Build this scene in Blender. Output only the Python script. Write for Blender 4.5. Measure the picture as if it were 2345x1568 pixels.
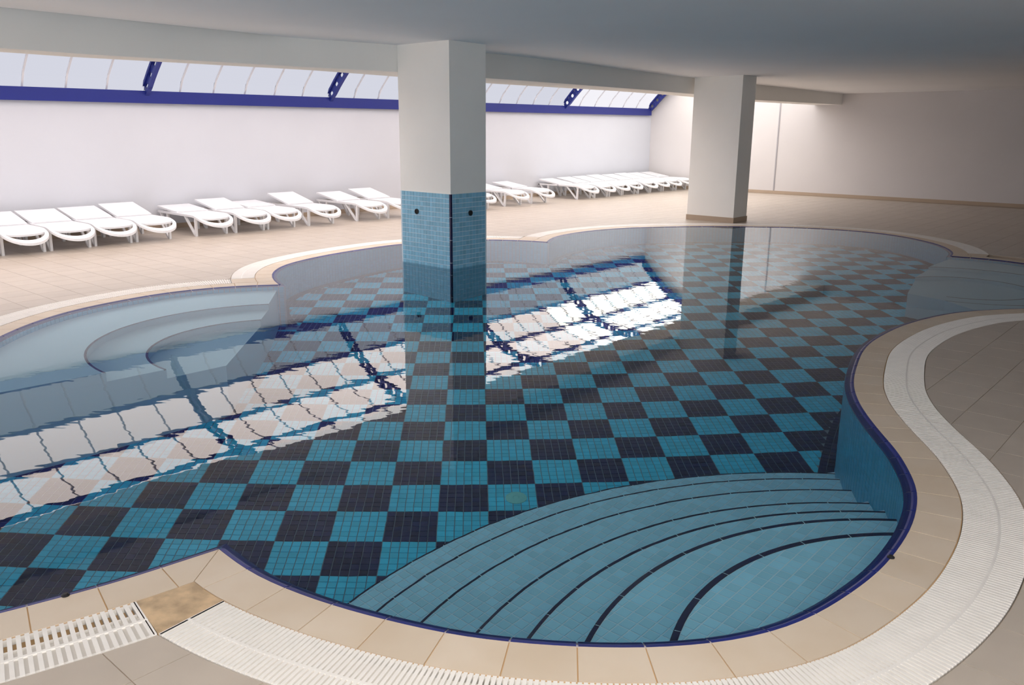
import bpy, bmesh, math, random
import numpy as np
from mathutils import Vector, Matrix

random.seed(7)
rng = np.random.default_rng(7)
for o in list(bpy.data.objects):
    bpy.data.objects.remove(o)
scene = bpy.context.scene
COL = scene.collection

# ------------------------------------------------------------------ camera
F_PX = 1924.196
PITCH, ROLL, CAM_H = 0.252235, 0.0067718, 1.8105
cam_data = bpy.data.cameras.new('camera')
cam = bpy.data.objects.new('camera', cam_data)
COL.objects.link(cam)
cam_data.sensor_fit = 'HORIZONTAL'
cam_data.sensor_width = 36.0
cam_data.lens = F_PX * 36.0 / 2345.0
cam_data.clip_start, cam_data.clip_end = 0.05, 200
_F = Vector((0, math.cos(PITCH), -math.sin(PITCH)))
_U = Vector((0, math.sin(PITCH), math.cos(PITCH)))
_R = Vector((1, 0, 0))
right = math.cos(ROLL) * _R + math.sin(ROLL) * _U
up = math.cos(ROLL) * _U - math.sin(ROLL) * _R
M = Matrix((right, up, -_F)).transposed().to_4x4()
M.translation = Vector((0, 0, CAM_H))
cam.matrix_world = M
scene.camera = cam

# ------------------------------------------------------------------ light and exposure
scene.view_settings.view_transform = 'Standard'
scene.view_settings.look = 'None'
scene.view_settings.gamma = 1.0
scene.view_settings.use_curve_mapping = False
scene.view_settings.exposure = 0.0
cy = scene.cycles
cy.max_bounces = 9
cy.diffuse_bounces = 5
cy.glossy_bounces = 4
cy.transmission_bounces = 6
cy.transparent_max_bounces = 6
cy.caustics_reflective = True
cy.caustics_refractive = True
cy.blur_glossy = 0.5
cy.sample_clamp_indirect = 6.0
cy.use_denoising = True
cy.use_adaptive_sampling = True
cy.adaptive_threshold = 0.06
cy.adaptive_min_samples = 16

world = bpy.data.worlds.new('world')
scene.world = world
world.use_nodes = True
wn = world.node_tree
bg = wn.nodes['Background']
sky = wn.nodes.new('ShaderNodeTexSky')
sky.sky_type = 'HOSEK_WILKIE'
sky.sun_direction = Vector((-0.3, 0.5, 0.8)).normalized()
sky.turbidity = 4.0
wn.links.new(sky.outputs[0], bg.inputs[0])
bg.inputs[1].default_value = 0.6

PANE_E = [0.49, 1.95, 2.6, 2.3]       # daylight coming through each row of roof sheets, lowest row first
FILL_E = 2.4                       # fill light: glow of the added, unseen windows behind the photographer
FLASH_W = 75.0                       # the photographer's own flash, just above the lens

fl = bpy.data.lights.new('camera_flash', 'AREA')
fl.shape = 'DISK'
fl.size = 0.06
fl.energy = FLASH_W
fl.color = (1.0, 0.93, 0.84)
fo = bpy.data.objects.new('camera_flash', fl)
COL.objects.link(fo)
fo.matrix_world = M
fo.location = (0.0, -0.02, CAM_H + 0.13)

# ------------------------------------------------------------------ materials
def new_mat(name, color=(0.8, 0.8, 0.8), rough=0.5, spec=0.5, var=0.0, island=0.0, noise=0.0, nscale=4.0,
            stain=None, emis=None, bump=0.0, bscale=60.0, color2=None):
    m = bpy.data.materials.new(name)
    m.use_nodes = True
    nt = m.node_tree
    b = nt.nodes['Principled BSDF']
    b.inputs['Base Color'].default_value = (*color, 1)
    b.inputs['Roughness'].default_value = rough
    b.inputs['Specular IOR Level'].default_value = spec
    col = None
    def mix(a, bcol, fac, blend='MIX'):
        n = nt.nodes.new('ShaderNodeMix')
        n.data_type = 'RGBA'
        n.blend_type = blend
        if isinstance(fac, float): n.inputs[0].default_value = fac
        else: nt.links.new(fac, n.inputs[0])
        for k, v in ((6, a), (7, bcol)):
            if isinstance(v, tuple): n.inputs[k].default_value = (*v, 1)
            else: nt.links.new(v, n.inputs[k])
        return n.outputs[2]
    geo = nt.nodes.new('ShaderNodeNewGeometry')
    tc = nt.nodes.new('ShaderNodeTexCoord')
    if noise > 0 or color2:
        n = nt.nodes.new('ShaderNodeTexNoise')
        n.inputs['Scale'].default_value = nscale
        n.inputs['Detail'].default_value = 4
        nt.links.new(geo.outputs['Position'], n.inputs['Vector'])
        c2 = color2 or tuple(max(0, c * (1 - noise)) for c in color)
        mr = nt.nodes.new('ShaderNodeMapRange')
        mr.inputs[1].default_value = 0.35; mr.inputs[2].default_value = 0.65
        nt.links.new(n.outputs['Fac'], mr.inputs[0])
        col = mix(color, c2, mr.outputs[0])
    if island > 0 or var > 0:
        src = geo.outputs['Random Per Island']
        if var > 0:
            oi = nt.nodes.new('ShaderNodeObjectInfo')
            src = oi.outputs['Random']
        mr = nt.nodes.new('ShaderNodeMapRange')
        a = max(island, var)
        mr.inputs[3].default_value = 1 - a; mr.inputs[4].default_value = 1 + a
        nt.links.new(src, mr.inputs[0])
        vm = nt.nodes.new('ShaderNodeVectorMath'); vm.operation = 'SCALE'
        if col is None:
            vm.inputs[0].default_value = color
        else:
            nt.links.new(col, vm.inputs[0])
        nt.links.new(mr.outputs[0], vm.inputs['Scale'])
        col = vm.outputs[0]
    if col is not None:
        nt.links.new(col, b.inputs['Base Color'])
    if bump > 0:
        n = nt.nodes.new('ShaderNodeTexNoise'); n.inputs['Scale'].default_value = bscale
        nt.links.new(geo.outputs['Position'], n.inputs['Vector'])
        bp = nt.nodes.new('ShaderNodeBump'); bp.inputs['Strength'].default_value = bump
        bp.inputs['Distance'].default_value = 0.01
        nt.links.new(n.outputs['Fac'], bp.inputs['Height'])
        nt.links.new(bp.outputs[0], b.inputs['Normal'])
    if emis:
        b.inputs['Emission Color'].default_value = (*emis[0], 1)
        b.inputs['Emission Strength'].default_value = emis[1]
    return m

WALL = new_mat('white_wall_paint', (0.58, 0.60, 0.655), 0.8, 0.2, noise=0.03, nscale=0.8)
WALLB = new_mat('end_wall_paint', (0.62, 0.595, 0.595), 0.8, 0.2, noise=0.03, nscale=0.8)
CEIL = new_mat('ceiling_paint', (0.89, 0.90, 0.93), 0.9, 0.1, noise=0.03, nscale=0.6)
BEAM = new_mat('beam_paint', (0.82, 0.81, 0.78), 0.85, 0.2, noise=0.03, nscale=0.9)
PILLAR = new_mat('pillar_paint', (0.86, 0.85, 0.82), 0.8, 0.2, noise=0.03, nscale=1.5)
DECK = new_mat('deck_tile_ceramic', (0.50, 0.435, 0.37), 0.32, 0.5, island=0.035, noise=0.06, nscale=5)
DECKP = new_mat('deck_tile_ceramic_single', (0.50, 0.435, 0.37), 0.32, 0.5, var=0.035, noise=0.06, nscale=5)
DGROUT = new_mat('deck_grout', (0.43, 0.35, 0.28), 0.9, 0.1)
COPING = new_mat('coping_ceramic', (0.66, 0.56, 0.45), 0.4, 0.4, var=0.03, noise=0.08, nscale=3, color2=(0.62, 0.51, 0.39))
CGROUT = new_mat('coping_grout', (0.60, 0.40, 0.22), 0.9, 0.1)
BLUE = new_mat('cobalt_edge_tile', (0.010, 0.020, 0.17), 0.35, 0.3, var=0.15)
WGROUT = new_mat('white_grout', (0.55, 0.50, 0.55), 0.8, 0.2)
CORNER = new_mat('brown_corner_tile', (0.66, 0.47, 0.28), 0.35, 0.5, noise=0.38, nscale=14.0)
SLAT = new_mat('white_grating_plastic', (0.86, 0.83, 0.79), 0.4, 0.4, noise=0.05, nscale=9)
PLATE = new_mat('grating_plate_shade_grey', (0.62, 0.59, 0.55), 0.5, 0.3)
TROUGH = new_mat('gutter_grey', (0.16, 0.13, 0.11), 0.8, 0.2)
LTILE = new_mat('turquoise_mosaic', (0.045, 0.60, 0.87), 0.3, 0.12, island=0.10)
LTILEP = new_mat('turquoise_mosaic_single', (0.045, 0.60, 0.87), 0.3, 0.12, var=0.10)
STILE = new_mat('step_mosaic', (0.36, 0.77, 0.95), 0.3, 0.12, island=0.07)
STILEP = new_mat('step_mosaic_single', (0.36, 0.77, 0.95), 0.3, 0.12, var=0.07)
DTILE = new_mat('navy_mosaic', (0.004, 0.012, 0.075), 0.3, 0.12, island=0.35)
DTILEP = new_mat('navy_mosaic_single', (0.004, 0.012, 0.075), 0.3, 0.12, var=0.35)
WTILE = new_mat('basin_wall_mosaic', (0.05, 0.42, 0.68), 0.3, 0.12, island=0.08)
BENCH = new_mat('bench_mosaic', (0.46, 0.70, 0.82), 0.3, 0.12)
PGROUT = new_mat('pool_grout', (0.17, 0.26, 0.36), 0.9, 0.1)
SGROUT = new_mat('step_grout', (0.60, 0.84, 0.96), 0.9, 0.1)
PTILE = new_mat('pillar_mosaic', (0.22, 0.47, 0.64), 0.2, 0.5, island=0.10)
PGR2 = new_mat('pillar_grout', (0.60, 0.72, 0.80), 0.9, 0.1)
NAVY = new_mat('navy_trim', (0.008, 0.012, 0.06), 0.2, 0.5)
BLACK = new_mat('black_nozzle', (0.01, 0.01, 0.012), 0.4, 0.4)
FRAME = new_mat('blue_painted_steel', (0.012, 0.022, 0.20), 0.4, 0.4)
GBAR = new_mat('glazing_bar_grey', (0.70, 0.70, 0.73), 0.5, 0.3)
SKIRT = new_mat('tan_skirting', (0.42, 0.33, 0.25), 0.5, 0.3)
LWHITE = new_mat('white_lounger_plastic', (0.76, 0.77, 0.80), 0.35, 0.4)
INLET = new_mat('pale_inlet_plastic', (0.16, 0.60, 0.62), 0.4, 0.3)
SEAM = new_mat('wall_seam', (0.35, 0.34, 0.36), 0.8, 0.1)

def pane_mat(name, color, e):
    m = bpy.data.materials.new(name)
    m.use_nodes = True
    nt = m.node_tree
    nt.nodes.clear()
    out = nt.nodes.new('ShaderNodeOutputMaterial')
    em = nt.nodes.new('ShaderNodeEmission')
    em.inputs[0].default_value = (*color, 1); em.inputs[1].default_value = e
    tr = nt.nodes.new('ShaderNodeBsdfTranslucent'); tr.inputs[0].default_value = (0.5, 0.5, 0.5, 1)
    ad = nt.nodes.new('ShaderNodeAddShader')
    nt.links.new(em.outputs[0], ad.inputs[0]); nt.links.new(tr.outputs[0], ad.inputs[1])
    nt.links.new(ad.outputs[0], out.inputs[0])
    return m
PANES = [
    pane_mat('roof_sheet_low', (0.88, 0.89, 1.0), PANE_E[0]),
    pane_mat('roof_sheet_mid', (1.0, 0.83, 0.76), PANE_E[1]),
    pane_mat('roof_sheet_high', (1.0, 0.83, 0.76), PANE_E[2]),
    pane_mat('roof_sheet_top', (1.0, 0.92, 0.88), PANE_E[3]),
]
FILL_PANE = pane_mat('added_fill_pane', (0.95, 0.97, 1.0), FILL_E)  # glow for the added fill windows
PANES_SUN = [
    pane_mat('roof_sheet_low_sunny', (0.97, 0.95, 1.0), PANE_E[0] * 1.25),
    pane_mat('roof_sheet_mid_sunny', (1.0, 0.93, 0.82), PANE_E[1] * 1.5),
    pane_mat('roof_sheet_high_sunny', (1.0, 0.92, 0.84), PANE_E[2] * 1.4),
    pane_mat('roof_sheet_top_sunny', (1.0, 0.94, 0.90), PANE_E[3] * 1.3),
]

WATER = bpy.data.materials.new('pool_water')
WATER.use_nodes = True
nt = WATER.node_tree
nt.nodes.clear()
out = nt.nodes.new('ShaderNodeOutputMaterial')
gl = nt.nodes.new('ShaderNodeBsdfGlass')
gl.inputs['Color'].default_value = (0.95, 0.99, 1.0, 1)
gl.inputs['Roughness'].default_value = 0.0
gl.inputs['IOR'].default_value = 1.333
geo = nt.nodes.new('ShaderNodeNewGeometry')
mp = nt.nodes.new('ShaderNodeMapping')
mp.inputs['Rotation'].default_value = (0, 0, 0.3)
mp.inputs['Scale'].default_value = (1.0, 1.7, 1.0)
nt.links.new(geo.outputs['Position'], mp.inputs[0])
n1 = nt.nodes.new('ShaderNodeTexNoise'); n1.inputs['Scale'].default_value = 3.2; n1.inputs['Detail'].default_value = 2.0
nt.links.new(mp.outputs[0], n1.inputs['Vector'])
bp = nt.nodes.new('ShaderNodeBump'); bp.inputs['Strength'].default_value = 1.0; bp.inputs['Distance'].default_value = 0.00055
nt.links.new(n1.outputs['Fac'], bp.inputs['Height'])
nt.links.new(bp.outputs[0], gl.inputs['Normal'])
nt.links.new(gl.outputs[0], out.inputs[0])

# ------------------------------------------------------------------ mesh helpers
def me_new(name, verts, faces, mat):
    me = bpy.data.meshes.new(name)
    me.from_pydata([tuple(map(float, v)) for v in verts], [], [tuple(map(int, f)) for f in faces])
    mats = mat if isinstance(mat, (list, tuple)) else [mat]
    for m_ in mats: me.materials.append(m_)
    me.update()
    return me

def link(name, me, parent=None, loc=None, kind=None):
    o = bpy.data.objects.new(name, me)
    COL.objects.link(o)
    if parent is not None: o.parent = parent
    if loc is not None: o.location = loc
    if kind: o['kind'] = kind
    return o

def obj(name, verts, faces, mat, parent=None, kind=None, smooth=False):
    me = me_new(name, verts, faces, mat)
    bm = bmesh.new(); bm.from_mesh(me)
    bmesh.ops.recalc_face_normals(bm, faces=bm.faces)
    bm.to_mesh(me); bm.free()
    if smooth:
        for p in me.polygons: p.use_smooth = True
    return link(name, me, parent, kind=kind)

def empty(name, loc=(0, 0, 0), kind=None):
    o = bpy.data.objects.new(name, None)
    COL.objects.link(o)
    o.location = loc
    o.empty_display_size = 0.2
    if kind: o['kind'] = kind
    return o

def tag(o, label, cat, group=None, kind=None):
    o['label'] = label; o['category'] = cat
    if group: o['group'] = group
    if kind: o['kind'] = kind
    return o

class MB:
    def __init__(s): s.v = []; s.f = []
    def add(s, v, f):
        b = len(s.v); s.v += [tuple(p) for p in v]; s.f += [tuple(i + b for i in q) for q in f]
    def prism(s, poly, z0, z1):
        n = len(poly)
        s.add([(p[0], p[1], z0) for p in poly] + [(p[0], p[1], z1) for p in poly],
              [tuple(range(n))[::-1], tuple(range(n, 2 * n))] + [(i, (i + 1) % n, n + (i + 1) % n, n + i) for i in range(n)])
    def loft(s, rings, closed=True, caps=True):
        n = len(rings[0]); b = []
        v = [p for r in rings for p in r]
        f = []
        for k in range(len(rings) - 1):
            for i in range(n if closed else n - 1):
                j = (i + 1) % n
                f.append((k * n + i, k * n + j, (k + 1) * n + j, (k + 1) * n + i))
        if caps and closed:
            f.append(tuple(range(n))[::-1]); f.append(tuple(range((len(rings) - 1) * n, len(rings) * n)))
        s.add(v, f)
    def tube(s, pts, r, n=8):
        pts = [Vector(p) for p in pts]
        rings = []
        for i, p in enumerate(pts):
            d = (pts[min(i + 1, len(pts) - 1)] - pts[max(i - 1, 0)]).normalized()
            a = d.cross(Vector((0, 0, 1)))
            if a.length < 1e-3: a = d.cross(Vector((1, 0, 0)))
            a.normalize(); b = d.cross(a)
            rings.append([tuple(p + r * (math.cos(t) * a + math.sin(t) * b)) for t in (2 * math.pi * k / n for k in range(n))])
        s.loft(rings)
    def obj(s, name, mat, parent=None, kind=None, smooth=False):
        return obj(name, s.v, s.f, mat, parent, kind, smooth)

# ------------------------------------------------------------------ room frame: u = metres from the skylit wall, t = metres along it
B0 = np.array([-6.47236, 14.51292])
BD = np.array([0.661656, 0.749807])
BN = np.array([0.749807, -0.661656])
def W(u, t): return B0 + BN * u + BD * t
def W3(u, t, z): p = W(u, t); return (p[0], p[1], z)
DZ = 0.006                            # deck level above the water
def ceil_z(p): return 2.9406 + 0.000494 * p[0] - 0.011325 * p[1]

# ------------------------------------------------------------------ pool outline (metres), edge between coping and blue tile
C1, C2, C3, C4, C5 = [np.array(c) for c in ((-1.265, 3.305), (6.37, 12.13), (0.54, 13.37), (-2.69, 9.53), (-4.02, 5.42))]
ARC = {
 'near': [C1, (-1.08, 3.12), (-0.88, 2.98), (-0.66, 2.86), (-0.45, 2.77), (-0.21, 2.685), (0.01, 2.64), (0.26, 2.615), (0.51, 2.615), (0.76, 2.65),
          (0.97, 2.72), (1.16, 2.83), (1.37, 3.0), (1.55, 3.17), (1.71, 3.36), (1.85, 3.55), (1.98, 3.77), (2.08, 3.99), (2.15, 4.24), (2.205, 4.5),
          (2.24, 4.8), (2.28, 5.08), (2.34, 5.39), (2.44, 5.73), (2.55, 6.0), (2.71, 6.34), (2.91, 6.73), (3.12, 7.05), (3.41, 7.4), (3.7, 7.7),
          (4.1, 8.02), (4.58, 8.3), (5.26, 8.47), (6.0, 8.52), (6.7, 8.86), (7.2, 9.45), (7.42, 10.2), (7.36, 10.9), (7.05, 11.48), (6.78, 11.86), C2],
 'far': [C2, (6.57, 12.48), (6.74, 13.05), (6.78, 13.68), (6.62, 14.5), (6.17, 15.13), (5.41, 15.55), (4.39, 15.70), (3.19, 15.65), (2.19, 15.41), (1.5, 15.0), (1.04, 14.54), (0.73, 14.07), (0.6, 13.68), C3],
 'mid': [C3, (0.36, 13.46), (0.0, 13.56), (-0.42, 13.60), (-1.01, 13.44), (-1.74, 13.0), (-2.23, 12.44), (-2.61, 11.87), (-2.86, 11.35), (-2.99, 10.9), (-3.0, 10.48), (-2.94, 10.14), (-2.83, 9.82), C4],
 'left': [C4, (-3.02, 9.46), (-3.41, 9.29), (-3.78, 9.0), (-4.06, 8.62), (-4.27, 8.22), (-4.38, 7.87), (-4.43, 7.45), (-4.42, 7.1), (-4.37, 6.6), (-4.25, 6.0), C5],
 'side': [C5, (-4.6, 5.0), (-4.95, 4.3), (-4.8, 3.4), (-4.3, 2.75), (-3.6, 2.4), (-2.9, 2.4), (-2.3, 2.59), (-1.92, 2.80), (-1.74, 2.92), (-1.58, 3.03), C1],
}
def spline(pts, step=0.03, sig=0.10, scale=1.0):
    P = np.array([np.array(p, float) for p in pts]) * scale
    Q = np.vstack([2 * P[0] - P[1], P, 2 * P[-1] - P[-2]])
    out = []
    for i in range(1, len(Q) - 2):
        for s in np.linspace(0, 1, 24, endpoint=False):
            a, b, c, d = Q[i - 1], Q[i], Q[i + 1], Q[i + 2]
            out.append(0.5 * (2 * b + (c - a) * s + (2 * a - 5 * b + 4 * c - d) * s * s + (3 * b - a - 3 * c + d) * s ** 3))
    out.append(P[-1])
    out = np.array(out)
    def resample(A):
        L = np.r_[0, np.cumsum(np.hypot(*np.diff(A, axis=0).T))]
        n = max(8, int(round(L[-1] / step)))
        s = np.linspace(0, L[-1], n + 1)
        return np.c_[np.interp(s, L, A[:, 0]), np.interp(s, L, A[:, 1])]
    out = resample(out)
    k = int(3 * sig / step)
    w = np.exp(-0.5 * (np.arange(-k, k + 1) * step / sig) ** 2); w /= w.sum()
    pad = np.vstack([2 * out[0] - out[k:0:-1], out, 2 * out[-1] - out[-2:-k - 2:-1]])
    sm = np.c_[np.convolve(pad[:, 0], w, 'valid'), np.convolve(pad[:, 1], w, 'valid')]
    return resample(sm)
class Curve:
    def __init__(s, P):
        s.P = P
        s.L = np.r_[0, np.cumsum(np.hypot(*np.diff(P, axis=0).T))]
        T = np.gradient(P, axis=0); T /= np.hypot(*T.T)[:, None]
        s.T = T; s.N = np.c_[T[:, 1], -T[:, 0]]      # outward (deck side)
        s.len = s.L[-1]
    def at(s, q, d=0.0):
        q = np.clip(q, 0, s.len)
        p = np.array([np.interp(q, s.L, s.P[:, 0]), np.interp(q, s.L, s.P[:, 1])])
        n = np.array([np.interp(q, s.L, s.N[:, 0]), np.interp(q, s.L, s.N[:, 1])]); n /= np.hypot(*n)
        return p + n * d
    def off(s, d): return s.P + s.N * d
ORDER = ['near', 'far', 'mid', 'left', 'side']
CUR = {k: Curve(spline(ARC[k], scale=1.0106)) for k in ORDER}

def seg_x(A, B):
    """first crossing of two polylines -> (index on A, index on B, point)"""
    for i in range(len(A) - 1):
        p, r = A[i], A[i + 1] - A[i]
        q = B[:-1]; s_ = B[1:] - B[:-1]
        den = r[0] * s_[:, 1] - r[1] * s_[:, 0]
        den[np.abs(den) < 1e-12] = 1e-12
        dq = q - p
        t = (dq[:, 0] * s_[:, 1] - dq[:, 1] * s_[:, 0]) / den
        u = (dq[:, 0] * r[1] - dq[:, 1] * r[0]) / den
        ok = np.where((t >= 0) & (t < 1) & (u >= 0) & (u < 1))[0]
        if len(ok): return i, int(ok[-1]), p + r * t[ok[0]]
    return None
def loop(d):
    """closed offset outline, mitred at the five tips"""
    offs = {k: CUR[k].off(d) for k in ORDER}
    cut = {k: [0, len(offs[k]), None, None] for k in ORDER}
    for a, b in zip(ORDER, ORDER[1:] + ORDER[:1]):
        A, B = offs[a], offs[b]
        if d > 1e-6:
            half = len(A) // 2
            r = seg_x(A[half:], B[:len(B) // 2])
            if r:
                cut[a][1] = half + r[0] + 1; cut[b][0] = r[1] + 1; cut[b][2] = r[2]
        elif d < -1e-6:
            ta, tb = CUR[a].T[-1], CUR[b].T[0]
            pa, pb = A[-1], B[0]
            den = ta[0] * -tb[1] + ta[1] * tb[0]
            x = ((pb - pa)[0] * -tb[1] + (pb - pa)[1] * tb[0]) / den
            cut[b][2] = pa + ta * min(x, 0.3)
        else:
            cut[a][1] = len(A) - 1
    out = []
    for k in ORDER:
        if cut[k][2] is not None: out.append(cut[k][2])
        out += list(offs[k][cut[k][0]:cut[k][1]])
    return np.array(out)
def inside(poly, p):
    p = np.atleast_2d(p)
    x, y = p[:, 0][:, None], p[:, 1][:, None]
    x0, y0 = poly[:, 0], poly[:, 1]
    x1, y1 = np.roll(x0, -1), np.roll(y0, -1)
    c = ((y0 > y) != (y1 > y)) & (x < (x1 - x0) * (y - y0) / (y1 - y0 + 1e-15) + x0)
    return c.sum(1) % 2 == 1
def fill(name, loops, z, mat, parent=None, kind=None, thick=0.0):
    bm = bmesh.new()
    for lp in loops:
        vs = [bm.verts.new((p[0], p[1], z)) for p in lp]
        for a, b in zip(vs, vs[1:] + vs[:1]): bm.edges.new((a, b))
    bmesh.ops.triangle_fill(bm, use_beauty=True, use_dissolve=False, edges=bm.edges[:])
    for f in bm.faces:
        if f.normal.z < 0: f.normal_flip()
    if thick:
        r = bmesh.ops.extrude_face_region(bm, geom=bm.faces[:])
        for v in r['geom']:
            if isinstance(v, bmesh.types.BMVert): v.co.z -= thick
        bmesh.ops.recalc_face_normals(bm, faces=bm.faces)
    me = bpy.data.meshes.new(name)
    bm.to_mesh(me); bm.free()
    me.materials.append(mat)
    return link(name, me, parent, kind=kind)
def clip(poly, p0, n):
    """keep the side of a 2D polygon where (p-p0).n <= 0"""
    out = []
    for i in range(len(poly)):
        a, b = np.array(poly[i]), np.array(poly[(i + 1) % len(poly)])
        da, db = np.dot(a - p0, n), np.dot(b - p0, n)
        if da <= 0: out.append(a)
        if (da < 0 < db) or (db < 0 < da): out.append(a + (b - a) * da / (da - db))
    return out
def tiles_mesh(polys, z, h, ch=0.0):
    """many flat tiles (list of convex polygons) as one vertex / face list: top and sides"""
    mb = MB()
    for q in polys:
        n = len(q)
        c = np.mean(q, axis=0)
        top = [c + (np.array(p) - c) * (1 - ch) for p in q]
        mb.add([(p[0], p[1], z - h) for p in q] + [(p[0], p[1], z) for p in top],
               [tuple(range(n, 2 * n))] + [(i, (i + 1) % n, n + (i + 1) % n, n + i) for i in range(n)])
    return mb

VIEW_C = np.array([0.0, 0.0])
def px_size(p, z, size):
    d = math.hypot(p[0], p[1])
    return size * size * (CAM_H - z) / max(d, 0.3) ** 3
def in_view(p, z):
    v = Vector((p[0], p[1], z)) - Vector((0, 0, CAM_H))
    fw = v.dot(_F)
    if fw < 0.2: return False
    return abs(v.dot(right) / fw) * F_PX < 1190 and abs(v.dot(up) / fw) * F_PX < 800

# ------------------------------------------------------------------ floor (deck)
RING = 0.20; GRAT = 0.28
EDGE = 0.06
lp_out = loop(RING + GRAT)
U0, U1, T0, T1 = -0.15, 19.0, -12.1, 16.9
rect = np.array([W(U0, T0), W(U1, T0), W(U1, T1), W(U0, T1)])
floor = fill('floor', [rect, lp_out], DZ - 0.004, DGROUT, kind='structure', thick=0.1)
TS = 0.33
lp_t = lp_out
curves_off = np.vstack([CUR[k].off(RING + GRAT) for k in ORDER])
curves_nrm = np.vstack([CUR[k].N for k in ORDER])
lp_tile = loop(RING + GRAT + 0.003)
pillar_rects = [(5.74, 6.71, 0.98, 1.65), (5.78, 6.80, 8.55, 9.10)]
polys = []
arc_ok = {}
for k in ORDER:
    P_ = CUR[k].off(RING + GRAT + 0.003); N_ = CUR[k].N
    ok_ = ~inside(lp_tile, P_ + N_ * 0.02)
    # normals point to the deck: a usable sample has deck, not pool, just outside it
    arc_ok[k] = (P_[ok_], N_[ok_])
def deck_clip(poly):
    for k in ORDER:
        P_, N_ = arc_ok[k]
        for _ in range(3):
            if len(poly) < 3: return poly
            c_ = np.mean(poly, axis=0)
            d_ = np.hypot(*(P_ - c_).T)
            if d_.min() > 0.3: break
            pv = np.array(poly)
            m_ = int(np.argmin(d_))
            bad = [p for p in pv if np.dot(p - P_[m_], N_[m_]) < -1e-4]
            if not bad:
                io = inside(lp_tile, pv - (pv - c_) * 0.02)
                if not io.any(): break
                m_ = int(np.argmin(np.hypot(*(P_ - pv[io][0]).T)))
                if np.hypot(*(P_[m_] - pv[io][0])) > 0.2: break
            poly = clip(poly, P_[m_], -N_[m_])
    return poly
cent, quads = [], []
for i in range(0, int(19 / TS)):
    for j in range(int(-12 / TS), int(16.3 / TS)):
        u, t = i * TS + 0.02, j * TS
        cent.append(W(u + TS / 2, t + TS / 2)); quads.append((u, t))
cent = np.array(cent)
g = 0.002
for (u, t), c in zip(quads, cent):
    q = [W(u + g, t + g), W(u + TS - g, t + g), W(u + TS - g, t + TS - g), W(u + g, t + TS - g)]
    io = inside(lp_tile, np.array(q))
    near_ = np.min(np.hypot(*(lp_tile - c).T)) < TS * 0.75
    if io.all() and not near_: continue
    if io.any() or near_:
        pieces = []
        nsub = 8
        for a in range(nsub):
            for b in range(2):
                ua, ub = u + g + (TS - 2 * g) * a / nsub, u + g + (TS - 2 * g) * (a + 1) / nsub
                ta_, tb_ = t + g + (TS - 2 * g) * b / 2, t + g + (TS - 2 * g) * (b + 1) / 2
                p_ = [W(ua, ta_), W(ub, ta_), W(ub, tb_), W(ua, tb_)]
                io2 = inside(lp_tile, np.array(p_))
                if io2.all(): continue
                if io2.any(): p_ = deck_clip(p_)
                if len(p_) >= 3 and not inside(lp_tile, np.mean(p_, axis=0))[0]: pieces.append(p_)
        if not pieces: continue
    else:
        pieces = [q]
    polys.append((px_size(c, DZ, TS) if in_view(c, DZ) else 0, pieces))
polys.sort(key=lambda a: -a[0])
for s_, q in polys[:290]:
    mb = tiles_mesh(q, DZ, 0.008, 0.0)
    obj('deck_tile', mb.v, mb.f, DECKP, floor)
mb = tiles_mesh([p for s_, q in polys[290:] for p in q], DZ, 0.008, 0.0)
me = me_new('deck_tiles', mb.v, mb.f, DECK)
link('deck_tiles', me, floor, kind='stuff')

# ------------------------------------------------------------------ walls, ceiling, beam
def wall(name, a, b, z0, z1, mat=WALL, thick=0.2, side=1):
    a, b = np.array(a), np.array(b)
    d = (b - a) / np.hypot(*(b - a)); n = np.array([d[1], -d[0]]) * side * thick
    mb = MB(); mb.prism([a, b, b + n, a + n], z0, z1)
    return mb.obj(name, mat, kind='structure')
BAR_Z0, BAR_Z1 = 2.14, 2.34
ENDT = lambda u: 16.15 + 0.0363 * u
wall_left = wall('wall_left', W(0, -12), W(0, ENDT(0) + 0.2), -0.1, BAR_Z1 - 0.02, side=-1)
wall_back = wall('wall_back', W(-0.2, ENDT(-0.2)), W(19.2, ENDT(19.2)), -0.1, 3.9, WALLB, side=-1)
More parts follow.
